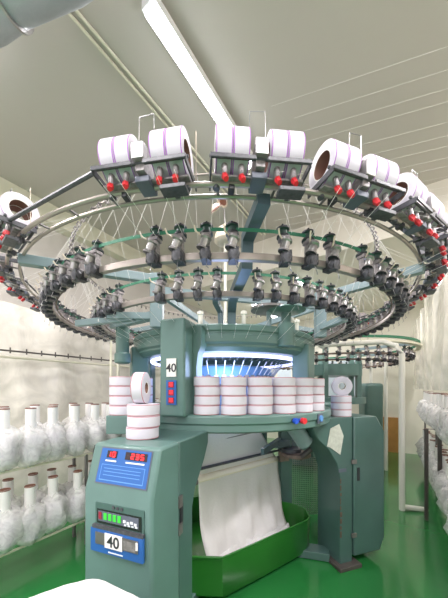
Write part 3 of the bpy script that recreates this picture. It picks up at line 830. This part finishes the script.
# white pipe frame by the aisle
t = tag(MB().tube([P(1.97, 2.9, -1.35), P(1.97, 2.9, .38), P(1.93, 2.93, .47), P(1.82, 3.0, .53), P(1.2, 3.35, .55)], .030, 'white_pipe', 14).build('pipe_stand'),
        'thick white pipe stand rising beside the green aisle, bending left at the top', 'stand')
MB().tube([P(1.97, 2.9, -1.31), P(2.22, 2.86, -1.33)], .026, 'white_pipe', 10).build('foot', t)
for (x, z) in ((386, 4.3), (371, 5.0)):
    X = (x-224)/262*z; tag(MB().tube([P(X, z, -1.35), P(X, z, .6)], .028, 'white_pipe', 10).build('upright_pipe', origin=P(X, z, -1.35)), 'slim white upright pipe %s' % ('at the left side of the aisle' if x == 386 else 'behind the far teal cabinet'), 'pipe')
X, Z = 2.07, 2.68
t = tag(MB().tube([P(X, Z, -1.35), P(X, Z, -.42), P(X+.12, Z-.02, -.42), P(X+.12, Z-.02, -.88)], .019, 'post_dark', 10).build('hooked_post'), 'dark steel post with a hooked top in front of the right rack', 'post')

# ---------------------------------------------------------------- far machine
M2 = root_at('knitting_machine', 'second teal knitting machine far behind at the right', 'knitting machine')
c2 = W(-.95, 4.85, 0); c2.z = CAM
def C2(a, r, h): a = math.radians(a); return Vector((c2.x+r*math.sin(a), c2.y-r*math.cos(a), CAM+h))
MT = Matrix.Translation(c2)
mb = MB(); mb.lathe([(.4, .2), (.5, .2), (.5, .38), (.2, .38)], 'teal', 48, MT); mb.lathe([(.3, -.15), (.56, -.15), (.56, -.25), (.3, -.25)], 'teal', 48, MT, close=True); mb.build('dome_ring', M2)
mb = MB(); mb.lathe([(1.24, -.015), (1.27, -.015), (1.27, .015), (1.24, .015)], 'belt', 96, Matrix.Translation(c2+Vector((0, 0, .66))), close=True)
mb.lathe([(1.22, -.03), (1.29, -.03), (1.29, .0), (1.22, .0)], 'cream_trim', 96, Matrix.Translation(c2+Vector((0, 0, .62))), close=True); mb.build('upper_ring', M2)
for R, H in ((1.15, .46), (.95, .40)):
    mb = MB(); mb.lathe([(R-.02, -.01), (R+.02, -.01), (R+.02, .01), (R-.02, .01)], 'rust', 96, Matrix.Translation(c2+Vector((0, 0, H))), close=True); mb.build('feeder_ring', M2)
    for k in range(44):
        a = k*360/44; o = ob('yarn_feeder', ALL2, M2) if 'ALL2' in globals() else None
        if o is None:
            o = allf.build('yarn_feeder', M2, fixn=False); ALL2 = o.data
        o.location = C2(a, R, H); o.rotation_euler = (0, 0, math.radians(a))
for a in (-30, 40, 110, 180, 250):
    mb = MB(); beam(mb, C2(a, .48, .62), C2(a, 1.25, .62), .04, .04, 'teal_pale'); beam(mb, C2(a, .48, -.2), C2(a, .48, .64), .07, .07, 'teal'); mb.build('tower_post', M2)
for a in (-20, 180, 260):
    mb = MB(); p = C2(a, .55, 0); R = Matrix.Rotation(math.radians(a), 3, 'Z'); mb.box(Vector((p.x, p.y, (CAM-.22)/2)), (.24, .5, CAM-.22), 'teal', R); mb.build('leg_cabinet', M2, bevel=.03)
# teal motor cabinet seen above the right cabinet
tag(MB().box(P(2.80, 5.0, -.63), (.34, .3, 1.44), 'teal').build('electrical_cabinet', bevel=.05), 'rounded teal cabinet standing behind the right bobbins', 'cabinet')

# ---------------------------------------------------------------- camera, world, view
cam = bpy.data.cameras.new('camera'); co = ob('camera', cam); co.location = (0, 0, CAM); co.rotation_euler = (PI/2, 0, 0)
cam.sensor_fit = 'VERTICAL'; cam.sensor_height = 24; cam.lens = 262/598*24; cam.shift_y = 89/598; cam.clip_start = .02
sc_ = bpy.context.scene; sc_.camera = co
w = bpy.data.worlds.new('world'); sc_.world = w; w.use_nodes = True
w.node_tree.nodes['Background'].inputs[0].default_value = (1, .96, .99, 1); w.node_tree.nodes['Background'].inputs[1].default_value = 2.0
vs_ = sc_.view_settings; vs_.view_transform = 'Standard'; vs_.look = 'None'; vs_.gamma = 1; vs_.use_curve_mapping = False; vs_.exposure = -0.1
try: sc_.cycles.use_denoising = True
except Exception: pass
sc_.cycles.max_bounces = 10; sc_.cycles.transparent_max_bounces = 16
